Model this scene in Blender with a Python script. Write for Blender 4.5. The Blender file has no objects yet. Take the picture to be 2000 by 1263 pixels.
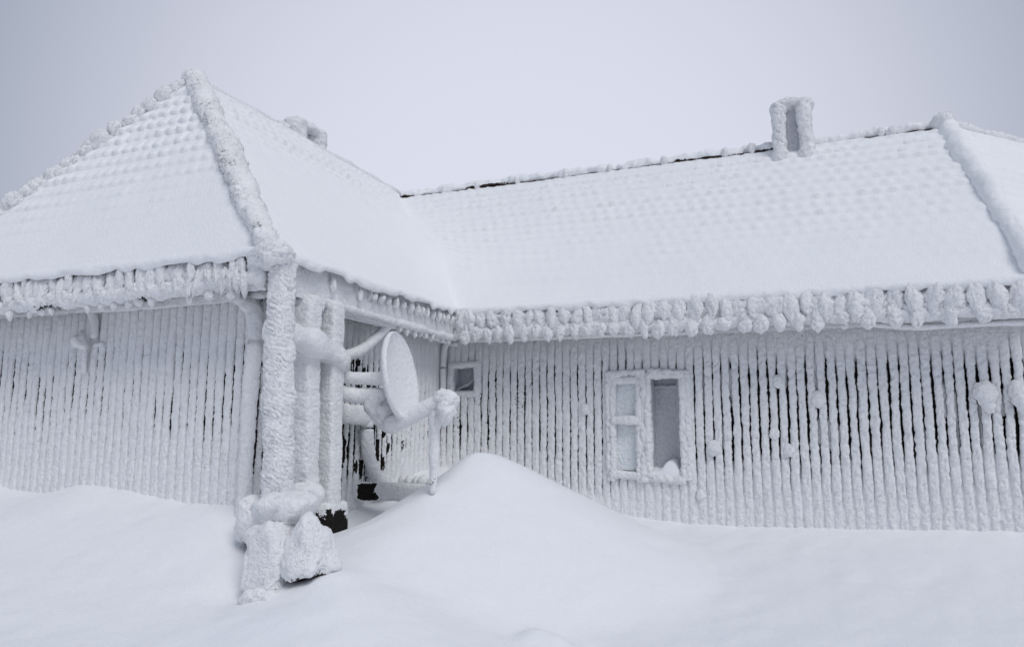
import bpy, math, random
import numpy as np
from mathutils import Matrix, Vector

random.seed(7)
rng = np.random.RandomState(11)
scene = bpy.context.scene
col = scene.collection

# ------------------------------------------------------------------ camera
YAW, PITCH, ROLL, FPX, CZ = math.radians(22.504), math.radians(7.935), math.radians(0.405), 1428.4, 1.5
fw = np.array([-math.sin(YAW)*math.cos(PITCH), math.cos(YAW)*math.cos(PITCH), math.sin(PITCH)])
r0 = np.array([math.cos(YAW), math.sin(YAW), 0.0]); u0 = np.cross(r0, fw)
rr = r0*math.cos(ROLL)+u0*math.sin(ROLL); uu = -r0*math.sin(ROLL)+u0*math.cos(ROLL)
cam_d = bpy.data.cameras.new('camera'); cam = bpy.data.objects.new('camera', cam_d); col.objects.link(cam)
cam_d.sensor_width = 36.0; cam_d.lens = FPX/2000*36.0; cam_d.clip_start = 0.05; cam_d.clip_end = 3000
M = Matrix.Identity(4)
for i in range(3):
    M[i][0] = rr[i]; M[i][1] = uu[i]; M[i][2] = -fw[i]
M[2][3] = CZ
cam.matrix_world = M
scene.camera = cam

# ------------------------------------------------------------------ world: whiteout fog over a Nishita sky
SUN_EL, SUN_AZ = math.radians(50), math.radians(130)      # azimuth: from +Y clockwise
w = bpy.data.worlds.new('World'); scene.world = w; w.use_nodes = True
nt = w.node_tree; nt.nodes.clear()
out = nt.nodes.new('ShaderNodeOutputWorld'); bg = nt.nodes.new('ShaderNodeBackground')
sky = nt.nodes.new('ShaderNodeTexSky'); sky.sky_type = 'NISHITA'; sky.sun_disc = False
sky.sun_elevation = SUN_EL; sky.sun_rotation = SUN_AZ; sky.dust_density = 4.0; sky.air_density = 1.5
# fog: pale, with a lens-like falloff painted in: bright along the view axis, darker aside
geo = nt.nodes.new('ShaderNodeNewGeometry')
dot = nt.nodes.new('ShaderNodeVectorMath'); dot.operation = 'DOT_PRODUCT'
cdir = fw + 0.02*rr + 0.10*uu; cdir = cdir/np.linalg.norm(cdir)
dot.inputs[1].default_value = tuple(-cdir)
nt.links.new(geo.outputs['Incoming'], dot.inputs[0])
ramp = nt.nodes.new('ShaderNodeMapRange'); ramp.interpolation_type = 'SMOOTHSTEP'
ramp.inputs['From Min'].default_value = math.cos(math.radians(46)); ramp.inputs['From Max'].default_value = 1.0
nt.links.new(dot.outputs['Value'], ramp.inputs['Value'])
fogmix = nt.nodes.new('ShaderNodeMix'); fogmix.data_type = 'RGBA'
fogmix.inputs['A'].default_value = (2.95, 3.4, 4.25, 1); fogmix.inputs['B'].default_value = (7.4, 7.55, 8.7, 1)
nt.links.new(ramp.outputs['Result'], fogmix.inputs['Factor'])
mixs = nt.nodes.new('ShaderNodeMix'); mixs.data_type = 'RGBA'; mixs.inputs['Factor'].default_value = 0.94
nt.links.new(sky.outputs['Color'], mixs.inputs['A']); nt.links.new(fogmix.outputs['Result'], mixs.inputs['B'])
nt.links.new(mixs.outputs['Result'], bg.inputs['Color']); bg.inputs['Strength'].default_value = 0.10
nt.links.new(bg.outputs[0], out.inputs[0])

sun_d = bpy.data.lights.new('sun', 'SUN'); sun_d.energy = 1.3; sun_d.angle = math.radians(28); sun_d.color = (1.0, 0.995, 0.99)
sun = bpy.data.objects.new('sun', sun_d); col.objects.link(sun)
sdir = Vector((math.sin(SUN_AZ)*math.cos(SUN_EL), math.cos(SUN_AZ)*math.cos(SUN_EL), math.sin(SUN_EL)))
sun.rotation_euler = sdir.to_track_quat('Z', 'Y').to_euler(); sun.location = (4, -6, 12)

scene.view_settings.view_transform = 'Standard'; scene.view_settings.look = 'None'
scene.view_settings.exposure = 0.0; scene.view_settings.gamma = 1.0; scene.view_settings.use_curve_mapping = False

# ------------------------------------------------------------------ noise (numpy)
def _h(ix, iy, iz, k):
    n = (ix.astype(np.int64)*374761393 + iy.astype(np.int64)*668265263 + iz.astype(np.int64)*2147483647 + k*1274126177) & 0xffffffff
    n = ((n ^ (n >> 13))*1274126177) & 0xffffffff
    n = ((n ^ (n >> 15))*2246822519) & 0xffffffff
    return ((n ^ (n >> 16)) & 0xffffff)/float(0x1000000)

def vnoise(P, s=1.0, k=0):
    Q = np.asarray(P, float)/s; I = np.floor(Q); Fr = Q-I; Fr = Fr*Fr*Fr*(Fr*(Fr*6-15)+10); I = I.astype(np.int64)
    r = 0
    for dx in (0, 1):
        wx = Fr[..., 0] if dx else 1-Fr[..., 0]
        for dy in (0, 1):
            wy = Fr[..., 1] if dy else 1-Fr[..., 1]
            for dz in (0, 1):
                wz = Fr[..., 2] if dz else 1-Fr[..., 2]
                r = r + wx*wy*wz*_h(I[..., 0]+dx, I[..., 1]+dy, I[..., 2]+dz, k)
    return r*2-1

def fbm(P, s, k=0, o=3):
    r = 0; a = 1.0; t = 0
    for i in range(o):
        r = r + a*vnoise(P, s, k+i); t += a; a *= .5; s *= .5
    return r/t

def worley(P, s, k=0):
    Q = np.asarray(P, float)/s; I = np.floor(Q).astype(np.int64)
    best = np.full(Q.shape[:-1], 9.0)
    for dx in (-1, 0, 1):
        for dy in (-1, 0, 1):
            for dz in (-1, 0, 1):
                cx, cy, cz = I[..., 0]+dx, I[..., 1]+dy, I[..., 2]+dz
                d = (cx+_h(cx, cy, cz, k)-Q[..., 0])**2+(cy+_h(cx, cy, cz, k+1)-Q[..., 1])**2+(cz+_h(cx, cy, cz, k+2)-Q[..., 2])**2
                best = np.minimum(best, d)
    return np.sqrt(best)

def cauli(P, s, k=0):
    """rounded rime knobs, about -0.6 .. 1"""
    a = 1-worley(P, s, k)**3*1.9
    b = 1-worley(P, s*.42, k+7)**3*1.9
    return np.clip(a, -.9, 1)*.68+np.clip(b, -.9, 1)*.32-.1

def sst(a, b, x):
    t = np.clip((np.asarray(x, float)-a)/(b-a), 0, 1); return t*t*(3-2*t)

# ------------------------------------------------------------------ materials
def new_mat(name):
    m = bpy.data.materials.new(name); m.use_nodes = True; t = m.node_tree
    return m, t, t.nodes['Principled BSDF']

def N(t, kind, **kw):
    n = t.nodes.new(kind)
    for k, v in kw.items():
        if k in n.inputs: n.inputs[k].default_value = v
        else: setattr(n, k, v)
    return n

def noise_tex(t, scale, detail=3.0, rough=.6, coord=None):
    n = N(t, 'ShaderNodeTexNoise', Scale=scale, Detail=detail, Roughness=rough)
    if coord is not None: t.links.new(coord, n.inputs['Vector'])
    return n

def frost_nodes(t, b, c0, c1, fine, fine_d, knob, knob_d, crev=0.0):
    g = N(t, 'ShaderNodeNewGeometry'); pos = g.outputs['Position']
    n1 = noise_tex(t, 3.0, 5, .6, pos)
    cr = N(t, 'ShaderNodeMix', data_type='RGBA'); cr.inputs['A'].default_value = (*c0, 1); cr.inputs['B'].default_value = (*c1, 1)
    t.links.new(n1.outputs['Fac'], cr.inputs['Factor'])
    n2 = noise_tex(t, fine, 2, .7, pos)
    v = N(t, 'ShaderNodeTexVoronoi', Scale=knob); t.links.new(pos, v.inputs['Vector'])
    b2 = N(t, 'ShaderNodeBump', Strength=1.0, Distance=knob_d); b2.invert = True
    t.links.new(v.outputs['Distance'], b2.inputs['Height'])
    b1 = N(t, 'ShaderNodeBump', Strength=1.0, Distance=fine_d)
    t.links.new(n2.outputs['Fac'], b1.inputs['Height']); t.links.new(b2.outputs['Normal'], b1.inputs['Normal'])
    t.links.new(b1.outputs['Normal'], b.inputs['Normal'])
    b.inputs['Roughness'].default_value = .75; b.inputs['Specular IOR Level'].default_value = .15
    return cr.outputs['Result'], pos, b1.outputs['Normal']

m_snow, t, b = new_mat('windblown snow')
c, _, _ = frost_nodes(t, b, (.86, .87, .90), (.90, .905, .93), 55, .004, 9, .004)
t.links.new(c, b.inputs['Base Color'])

m_rime, t, b = new_mat('rime frost')
c, _, _ = frost_nodes(t, b, (.88, .885, .905), (.94, .944, .955), 75, .011, 34, .006)
t.links.new(c, b.inputs['Base Color'])

# rime over dark timber: the vertex value 'bare' says where the wind left the wood uncovered or gap shade is painted dark
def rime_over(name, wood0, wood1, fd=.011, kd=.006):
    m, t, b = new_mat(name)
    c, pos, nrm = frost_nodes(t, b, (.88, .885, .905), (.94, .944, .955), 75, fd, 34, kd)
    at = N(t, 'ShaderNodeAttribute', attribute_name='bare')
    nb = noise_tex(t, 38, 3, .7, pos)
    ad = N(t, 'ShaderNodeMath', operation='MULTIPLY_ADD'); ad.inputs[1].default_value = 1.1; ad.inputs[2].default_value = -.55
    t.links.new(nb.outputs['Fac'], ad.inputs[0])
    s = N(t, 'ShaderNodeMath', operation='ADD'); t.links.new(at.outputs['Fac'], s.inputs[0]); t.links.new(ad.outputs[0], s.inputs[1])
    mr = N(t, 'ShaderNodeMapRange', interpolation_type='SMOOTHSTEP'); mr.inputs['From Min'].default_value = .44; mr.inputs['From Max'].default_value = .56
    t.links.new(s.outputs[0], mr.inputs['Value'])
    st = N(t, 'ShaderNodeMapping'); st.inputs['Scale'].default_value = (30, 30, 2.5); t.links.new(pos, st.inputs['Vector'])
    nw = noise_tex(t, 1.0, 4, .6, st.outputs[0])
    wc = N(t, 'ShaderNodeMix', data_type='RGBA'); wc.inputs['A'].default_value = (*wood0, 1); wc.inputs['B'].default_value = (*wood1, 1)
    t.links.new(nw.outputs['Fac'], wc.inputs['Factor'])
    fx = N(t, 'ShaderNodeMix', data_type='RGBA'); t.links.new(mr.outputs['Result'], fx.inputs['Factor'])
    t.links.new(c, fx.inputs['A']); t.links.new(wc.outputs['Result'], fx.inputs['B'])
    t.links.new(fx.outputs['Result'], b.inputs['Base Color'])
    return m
m_rwood = rime_over('rime over dark timber', (.008, .007, .007), (.020, .016, .014))
m_rtile = rime_over('snow over dark roof tile', (.03, .022, .02), (.06, .035, .028), .005, .003)  # its dark tone also paints the gap shade at ridge and bend hip caps

m_wood, t, b = new_mat('dark tarred timber')
g = N(t, 'ShaderNodeNewGeometry'); mp = N(t, 'ShaderNodeMapping'); mp.inputs['Scale'].default_value = (30, 30, 2.5)
t.links.new(g.outputs['Position'], mp.inputs['Vector']); nw = noise_tex(t, 1, 4, .6, mp.outputs[0])
wc = N(t, 'ShaderNodeMix', data_type='RGBA'); wc.inputs['A'].default_value = (.008, .007, .007, 1); wc.inputs['B'].default_value = (.03, .022, .018, 1)
t.links.new(nw.outputs['Fac'], wc.inputs['Factor']); t.links.new(wc.outputs['Result'], b.inputs['Base Color']); b.inputs['Roughness'].default_value = .8

m_pane, t, b = new_mat('frosted window glass')
c, _, _ = frost_nodes(t, b, (.80, .84, .865), (.86, .89, .91), 70, .006, 32, .014)
t.links.new(c, b.inputs['Base Color']); b.inputs['Roughness'].default_value = .45

m_grey, t, b = new_mat('thin hoar on grey surface')
c, _, _ = frost_nodes(t, b, (.56, .57, .61), (.70, .71, .75), 80, .008, 34, .012)
t.links.new(c, b.inputs['Base Color'])

# ------------------------------------------------------------------ object helpers
WL = {}
def link(o, parent, loc):
    col.objects.link(o); WL[o] = np.array(loc, float)
    if parent is not None:
        o.parent = parent; o.location = tuple(WL[o]-WL[parent])
    else: o.location = tuple(loc)
    return o

def mesh_data(name, V, F, bare=None, mat=None, smooth=True):
    V = np.ascontiguousarray(V.reshape(-1, 3), dtype=np.float32); F = np.asarray(F, dtype=np.int32)
    me = bpy.data.meshes.new(name)
    n = F.shape[1]
    me.vertices.add(len(V)); me.vertices.foreach_set('co', V.ravel())
    me.loops.add(F.size); me.loops.foreach_set('vertex_index', F.ravel())
    me.polygons.add(len(F)); me.polygons.foreach_set('loop_start', np.arange(0, F.size, n, dtype=np.int32))
    me.polygons.foreach_set('use_smooth', np.full(len(F), smooth))
    if bare is not None:
        a = me.attributes.new('bare', 'FLOAT', 'POINT'); a.data.foreach_set('value', np.asarray(bare, dtype=np.float32).ravel())
    if mat: me.materials.append(mat)
    me.update(calc_edges=True); me.validate()
    return me

def gridF(n, m, closed=False, flip=False):
    i, j = np.meshgrid(np.arange(n-1), np.arange(m if closed else m-1), indexing='ij')
    j2 = (j+1) % m
    F = np.stack([i*m+j, i*m+j2, (i+1)*m+j2, (i+1)*m+j], -1).reshape(-1, 4)
    return F[:, ::-1] if flip else F

WIND = np.array([.42, -.62, .16])
TRI = [0]
def feathers(V, F, bare, dens, size):
    """fine rime needles grown into the wind on a quad mesh; returns a triangle mesh"""
    V = V.reshape(-1, 3); T = np.vstack([F[:, [0, 1, 2]], F[:, [0, 2, 3]]])
    a, b_, c = V[T[:, 0]], V[T[:, 1]], V[T[:, 2]]
    n = np.cross(b_-a, c-a); ar = np.linalg.norm(n, axis=1)*.5; n = n/np.maximum(2*ar, 1e-9)[:, None]
    cen = (a+b_+c)/3
    # outward = away from the local axis of the mesh, or towards the wind for open sheets
    out_ = cen-V.mean(0); flip = np.where((n*out_).sum(1) < 0, -1, 1) if closed_hint(F, len(V)) else np.where(n@WIND < 0, -1, 1)
    n = n*flip[:, None]
    w = ar*np.clip(.15+1.1*(n@WIND), 0, 1)
    if bare is not None: w = w*(np.asarray(bare).ravel()[T].mean(1) < .3)
    tot = w.sum(); N_ = int(min(tot*dens, 60000))
    if N_ < 3 or tot <= 0: return V, T, None if bare is None else np.asarray(bare).ravel(), len(T)
    idx = rng.choice(len(T), N_, p=w/tot)
    r1, r2 = rng.rand(N_), rng.rand(N_); fl = r1+r2 > 1; r1[fl] = 1-r1[fl]; r2[fl] = 1-r2[fl]
    p = a[idx]+r1[:, None]*(b_-a)[idx]+r2[:, None]*(c-a)[idx]; nn = n[idx]
    d = nn*.9+WIND*.35+rng.normal(0, .28, (N_, 3)); d /= np.linalg.norm(d, axis=1)[:, None]
    L = size*rng.uniform(.5, 1.4, N_)**1.5; r_ = size*rng.uniform(.28, .5, N_)
    t1 = np.cross(d, rng.normal(0, 1, (N_, 3))); t1 /= np.linalg.norm(t1, axis=1)[:, None]; t2 = np.cross(d, t1)
    base = p-nn*size*.25
    q = [base+(math.cos(g)*t1+math.sin(g)*t2)*r_[:, None] for g in (0, 2.1, 4.2)]; ap = p+d*L[:, None]
    S = np.stack(q+[ap], 1).reshape(-1, 3); o = len(V)+4*np.arange(N_)
    FS = np.vstack([np.stack([o, o+1, o+3], 1), np.stack([o+1, o+2, o+3], 1), np.stack([o+2, o, o+3], 1)])
    bb = None if bare is None else np.r_[np.asarray(bare).ravel(), np.zeros(4*N_)]
    return np.vstack([V, S]), np.vstack([T, FS]), bb, len(T)
def closed_hint(F, nv): return len(F) > nv*.94 and len(F) < nv*1.001 and CLOSED[0]
CLOSED = [False]
FE = {}
def mk(name, V, F, mat, parent=None, bare=None, smooth=True, fe=None):
    V = np.asarray(V, float).reshape(-1, 3)
    if fe is None: fe = FE.get(name)
    if fe and mat in (m_rime, m_rwood) and F.shape[1] == 4: V, F, bare, _ = feathers(V, F, bare, *fe)
    TRI[0] += len(F)*(1 if F.shape[1] == 3 else 2)
    lo, hi = V.min(0), V.max(0); o = np.array([(lo[0]+hi[0])/2, (lo[1]+hi[1])/2, lo[2]])
    ob = bpy.data.objects.new(name, mesh_data(name, V-o, F, bare, mat, smooth))
    return link(ob, parent, o)

def empty(name, loc, label, cat, group=None):
    o = bpy.data.objects.new(name, None); o.empty_display_size = .2; link(o, None, loc)
    o['label'] = label; o['category'] = cat
    if group: o['group'] = group
    return o
def tag(o, label, cat, group=None):
    o['label'] = label; o['category'] = cat
    if group: o['group'] = group
    return o

def resample(path, step):
    p = np.asarray(path, float); d = np.r_[0, np.cumsum(np.linalg.norm(np.diff(p, axis=0), axis=1))]
    n = max(3, int(d[-1]/step)+1); s = np.linspace(0, d[-1], n)
    return np.stack([np.interp(s, d, p[:, i]) for i in range(3)], 1), s/d[-1]

def curve(ctrl, n=24):
    """Catmull-Rom through the control points"""
    c = np.asarray(ctrl, float); c = np.vstack([2*c[0]-c[1], c, 2*c[-1]-c[-2]]); o = []
    for i in range(1, len(c)-2):
        for q in np.linspace(0, 1, n, endpoint=False):
            o.append(.5*((2*c[i])+(-c[i-1]+c[i+1])*q+(2*c[i-1]-5*c[i]+4*c[i+1]-c[i+2])*q*q+(-c[i-1]+3*c[i]-3*c[i+1]+c[i+2])*q**3))
    o.append(c[-2]); return np.array(o)

def tube_v(path, rx, ry=None, seg=24, step=.02, exp=2.0, amp=.01, cell=.05, up=(0, 0, 1), k=0, caps=True, ribs=None, prof=None, squash=None):
    P, s = resample(path, step); n = len(P)
    ry = rx if ry is None else ry
    T = np.gradient(P, axis=0); T /= np.linalg.norm(T, axis=1)[:, None]
    up = np.array(up, float)
    A = np.cross(T, up); A /= np.linalg.norm(A, axis=1)[:, None]+1e-9; B = np.cross(A, T)
    R = np.ones(n) if prof is None else prof(s)
    if caps:
        L = rx if np.isscalar(rx) else .05
        q = np.array([.05, .4, .72, .92])
        P = np.vstack([P[:1]-T[:1]*L*.6*np.sqrt(1-q**2)[:, None], P, P[-1:]+T[-1:]*L*.6*np.sqrt(1-q[::-1]**2)[:, None]])
        R = np.r_[R[0]*q, R, R[-1]*q[::-1]]
        A = np.vstack([np.repeat(A[:1], 4, 0), A, np.repeat(A[-1:], 4, 0)]); B = np.vstack([np.repeat(B[:1], 4, 0), B, np.repeat(B[-1:], 4, 0)])
        s = np.r_[np.zeros(4), s, np.ones(4)]
    th = np.linspace(0, 2*math.pi, seg, endpoint=False)
    c, si = np.cos(th), np.sin(th)
    e = 2.0/exp
    cx = np.sign(c)*np.abs(c)**e; sy = np.sign(si)*np.abs(si)**e
    Dr = cx[None, :, None]*A[:, None, :]*rx+sy[None, :, None]*B[:, None, :]*ry
    V = P[:, None, :]+Dr*R[:, None, None]
    Nn = Dr/np.maximum(np.linalg.norm(Dr, axis=2), 1e-6)[..., None]
    disp = amp*(cauli(V, cell, k)-.25)+amp*.8*vnoise(V, cell*4, k+3)
    if ribs is not None: disp = disp+ribs(V, s, th)
    fade = np.minimum(1, R/ max(R.max(), 1e-6)*1.2)
    V = V+Nn*(disp*fade[:, None])[..., None]
    return V, Nn, s

def close_ends(V, m):
    n = V.shape[0]; F = gridF(n, m, True)
    return F

def tube(name, path, rx, ry=None, mat=None, parent=None, bare_or_shade_fn=None, seg=24, **kw):
    V, Nn, s = tube_v(path, rx, ry, seg=seg, **kw)
    F = close_ends(V, seg)
    bare = None
    if bare_or_shade_fn is not None: bare = bare_or_shade_fn(V, Nn, s)
    elif mat in (m_rwood, m_rtile): bare = np.zeros(V.shape[:2])
    return mk(name, V, F, mat or m_rime, parent, bare)

def lump_v(c, r, amp=.02, cell=.06, nu=28, nv=20, e1=2.0, taper=0.0, k=0, rot=0.0, tilt=0.0, big=0.0, bs=.2):
    th = np.linspace(0, 2*math.pi, nu, endpoint=False); ph = np.linspace(-1, 1, nv)*math.pi/2*.9995
    e = 2.0/e1
    cp, sp = np.cos(ph), np.sin(ph)
    cp = np.abs(cp)**e; sp = np.sign(sp)*np.abs(sp)**e
    ct, stn = np.cos(th), np.sin(th); ct = np.sign(ct)*np.abs(ct)**e; stn = np.sign(stn)*np.abs(stn)**e
    X = cp[:, None]*ct[None]; Y = cp[:, None]*stn[None]; Z = np.repeat(sp[:, None], nu, 1)
    tp = 1+taper*Z
    D = np.stack([X*tp*r[0], Y*tp*r[1], Z*r[2]], -1)
    if tilt:
        ca, sa = math.cos(tilt), math.sin(tilt); D = np.stack([D[..., 0]*ca+D[..., 2]*sa, D[..., 1], -D[..., 0]*sa+D[..., 2]*ca], -1)
    ca, sa = math.cos(rot), math.sin(rot); D = np.stack([D[..., 0]*ca-D[..., 1]*sa, D[..., 0]*sa+D[..., 1]*ca, D[..., 2]], -1)
    Nn = D/np.linalg.norm(D, axis=2)[..., None]
    V = D+np.array(c)
    d = amp*(cauli(V+k*3.7, cell, k)-.2)+amp*.9*vnoise(V+k*1.3, cell*3.2, k)
    if big: d = d+big*vnoise(V+k*.7, bs, k+5)+big*.5*vnoise(V+k*.7, bs*.5, k+6)
    V = V+Nn*d[..., None]
    return V, Nn

def lump(name, c, r, mat=None, parent=None, bare_or_shade_fn=None, nu=28, nv=20, **kw):
    V, Nn = lump_v(c, r, nu=nu, nv=nv, **kw)
    b = bare_or_shade_fn(V, Nn) if bare_or_shade_fn else (np.zeros(V.shape[:2]) if mat in (m_rwood, m_rtile) else None)
    return mk(name, V, gridF(nv, nu, True), mat or m_rime, parent, b)

def box_vf(lo, hi):
    x0, y0, z0 = lo; x1, y1, z1 = hi
    V = np.array([(x0, y0, z0), (x1, y0, z0), (x1, y1, z0), (x0, y1, z0), (x0, y0, z1), (x1, y0, z1), (x1, y1, z1), (x0, y1, z1)], float)
    F = np.array([(0, 3, 2, 1), (4, 5, 6, 7), (0, 1, 5, 4), (1, 2, 6, 5), (2, 3, 7, 6), (3, 0, 4, 7)])
    return V, F
def boxes(name, lst, mat, parent=None):
    Vs, Fs, k = [], [], 0
    for lo, hi in lst:
        V, F = box_vf(lo, hi); Vs.append(V); Fs.append(F+k); k += 8
    return mk(name, np.vstack(Vs), np.vstack(Fs), mat, parent, smooth=False)

FE.update(board=(3421, 0.0083), corner_post=(5322, 0.0092), hip_cap=(3421, 0.0092), ridge_cap=(3421, 0.0079), rime_clump=(3421, 0.0092), gutter=(4561, 0.0079), fascia=(3421, 0.0079),
          post=(4181, 0.0073), rime_rib=(3041, 0.0106), chimney_cap=(3041, 0.0106), frame=(3421, 0.0079), mullion=(3421, 0.0079), sill=(3421, 0.0079), stone=(3801, 0.0073), rime_knob=(3801, 0.0079),
          downpipe=(3421, 0.0066), hip_finial=(3421, 0.0092), feed_horn=(4561, 0.0079), horn_neck=(4561, 0.0079), horn_rime=(4561, 0.0079), icicle_sleeve=(4561, 0.0066), feed_arm=(2280, 0.0059), reflector=(1900, 0.0053),
          mount_arm=(3041, 0.0066), bracket=(3421, 0.0079), wooden_beam=(3421, 0.0066), rime_band=(3421, 0.0079), gutter_pipe=(3421, 0.0066), hanging_cable=(2661, 0.0059), frosted_hose=(1900, 0.0059), rime_clod=(3421, 0.0073),
          frosted_ledge=(2661, 0.0073), lamp_body=(3421, 0.0066), ice_lump=(3421, 0.0086), bracket_strut=(2661, 0.0066), rime_cuff=(2661, 0.0066), crossbeam=(950, 0.0059), snow_cornice=(3041, 0.0092))
# ------------------------------------------------------------------ dimensions (metres)
ZE = 2.803                       # eave height
XE, YE = -3.806, 4.298           # eave corner of the projecting wing
YR = 7.5                         # eave line of the long wing
S1, T1, Z1 = 2.253, 1.309, 5.140 # wing ridge: half span, hip run, height
S2, Z2 = 2.141, 5.024            # long wing ridge
XA, XC = 1.569, 1.84             # where the long ridge / eave bends away
K1 = (Z1-ZE)/S1; K2 = (Z2-ZE)/S2; KH = (Z1-ZE)/T1
OV = .38
WY, FY, SX = YR+OV, YE+OV, XE-OV # wall planes
XL = XE-2*S1                     # far eave of the wing

# ------------------------------------------------------------------ snow ground
ctrl = [(-2.2,7.88,.60),(-1.5,7.88,.52),(-.2,7.88,.55),(.85,7.88,.575),(1.65,7.88,.60),(4.5,7.9,.6),
 (-3.2,7.88,.86),(-4.1,7.7,1.0),(-4.0,7.0,.90),(-4.15,6.3,.70),(-4.1,5.95,.66),(-3.7,5.6,.44),(-3.75,6.05,.55),(-4.05,5.5,.58),
 (0,0,0),(0,3.4,.02),(2,3,.02),(-2,3,.06),(-4,2.5,.22),(-6,3,.45),(-8,3,.6),(-2.0,4.8,.12),(-.2,5.6,.16),(1.6,6.2,.26),(0,6.8,.36),(1.7,7.1,.42),
 (-7.17,4.66,.92),(-8.3,4.66,.94),(-6.52,4.66,.875),(-5.94,4.66,.965),(-5.2,4.66,.90),(-4.63,4.66,.85),(-4.26,4.66,.86),
 (-5.5,4.0,.66),(-4.6,4.0,.58),(-4.05,4.35,.66),(-3.95,4.0,.47),(-3.4,3.85,.36),(-2.95,4.15,.52),(-3.3,4.6,.50),(-3.35,5.0,.46),(-3.1,3.2,.22),(-7,3.9,.68),
 (-12,4,1.0),(-12,-4,.3),(8,-5,0),(8,9,.55),(0,-6,0),(-3,13,.9),(10,14,.4),(-12,13,1.0),(-5,7,.9),(-5,10,.9),(2,10,.6)]
ctrl = np.array(ctrl)
def _tk(d): return np.where(d > 1e-9, d*d*np.log(d+1e-9), 0)
nC = len(ctrl); dd = np.linalg.norm(ctrl[:, None, :2]-ctrl[None, :, :2], axis=2)
Am = np.zeros((nC+3, nC+3)); Am[:nC, :nC] = _tk(dd)+np.eye(nC)*.02; Am[:nC, nC] = 1; Am[:nC, nC+1:] = ctrl[:, :2]; Am[nC:, :nC] = Am[:nC, nC:].T
wts = np.linalg.solve(Am, np.r_[ctrl[:, 2], 0, 0, 0])
def ground_z(x, y):
    x = np.asarray(x, float); y = np.asarray(y, float); sh = x.shape
    xc = np.clip(x, -12, 8).ravel(); yc = np.clip(y, -6, 14).ravel()
    z = wts[nC]+wts[nC+1]*xc+wts[nC+2]*yc
    for i in range(nC): z = z+wts[i]*_tk(np.hypot(xc-ctrl[i, 0], yc-ctrl[i, 1]))
    z = z.reshape(sh)
    # the big drift cone in front of the inner corner
    px, py = -2.86, 6.15
    dx = x-px; dy = y-py
    ang = np.arctan2(dy, dx)
    rad = np.hypot(dx*np.where(dx > 0, .80, 1.5+.2*sst(-.15, .25, dy+.35)), dy*np.where(dy < 0, .88, 1.0))
    Rm = 1.58+.10*np.sin(2*ang+.6)
    q = 1-np.sqrt(rad**2+.035)/Rm; q = .5*(q+np.sqrt(q*q+.004))
    z = z+.98*q**.97
    P = np.stack([x, y, x*0], -1)
    z = z+.018*fbm(P, 1.3, 3, 3)+.006*vnoise(np.stack([x*.6+y*.9, (y*.6-x*.9)*3, x*0], -1), .5, 9)*sst(-12, -3, x)
    z = z+.006*vnoise(P, .16, 12)
    # low half-buried hump in the foreground, with a scooped hollow to its right
    z = z+.085*np.exp(-(((x+1.68)/.17)**4+((y-4.68)/.10)**2))-.05*np.exp(-(((x+1.40)/.09)**2+((y-4.76)/.12)**2))
    # wind scoop round the stones
    z = z-.07*np.exp(-(((x+3.62)/.16)**2+((y-3.98)/.22)**2))-.03*np.exp(-(((x+3.1)/.2)**2+((y-3.9)/.12)**2))
    return z
def axis(a, b, f0, f1, fine, far):
    m = np.arange(f0, f1+1e-6, fine)
    lo = f0-np.cumsum(fine*1.16**np.arange(1, 60)); lo = lo[lo > a][::-1]
    hi = f1+np.cumsum(fine*1.16**np.arange(1, 60)); hi = hi[hi < b]
    return np.r_[a, lo, m, hi, b]
gx = axis(-400, 400, -8.2, 2.6, .035, 1); gy = axis(-400, 400, 3.0, 8.1, .035, 1)
GX, GY = np.meshgrid(gx, gy)
GZ = ground_z(GX, GY)
far = np.maximum(np.hypot(GX+2, GY-4)-22, 0); GZ = GZ-far*.03
ground = mk('snow_ground', np.stack([GX, GY, GZ], -1), gridF(len(gy), len(gx)), m_snow)
ground['kind'] = 'structure'

# ------------------------------------------------------------------ the house
house = empty('mountain_house', (-3.0, 7.9, .5), 'rime-encrusted wooden mountain house with snow-laden hipped roofs and frosted plank walls', 'house')

# ---- walls: dark backing plus one rime-covered board after another
def backing(name, lst): return boxes(name, lst, m_wood, house)
NICHE = (-1.635, -1.330, 1.0, 2.01); VENT = (-4.005, -3.735, 1.912, 2.175); SASH = (-2.10, -1.665, .95, 2.07)
WZ0, WZ1 = .1, 2.62
BK = .045                       # backing sits this far behind the board plane
y0, y1 = WY+BK, WY+BK+.10
def grow(q, d): return (q[0]-d, q[1]+d, q[2]-d, q[3]+d)
NO, VO = grow(NICHE, .034), grow(VENT, .024)
long_wall = backing('long_wall', [((SX-.1, y0, WZ0), (VO[0], y1, WZ1)), ((VO[0], y0, WZ0), (VO[1], y1, VO[2])), ((VO[0], y0, VO[3]), (VO[1], y1, WZ1)),
    ((VO[1], y0, WZ0), (NO[0], y1, WZ1)), ((NO[0], y0, WZ0), (NO[1], y1, NO[2])), ((NO[0], y0, NO[3]), (NO[1], y1, WZ1)), ((NO[1], y0, WZ0), (XC-.0, y1, WZ1))])
gable_wall = backing('gable_wall', [((XL+OV, FY+BK, WZ0), (SX-BK-.1, FY+BK+.1, WZ1))])
court_wall = backing('courtyard_wall', [((SX-BK-.1, FY+BK, WZ0), (SX-BK, WY+BK, WZ1))])
bend = math.radians(45)
bd = np.array([math.cos(bend), math.sin(bend), 0]); bn = np.array([math.sin(bend), -math.cos(bend), 0])
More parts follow.
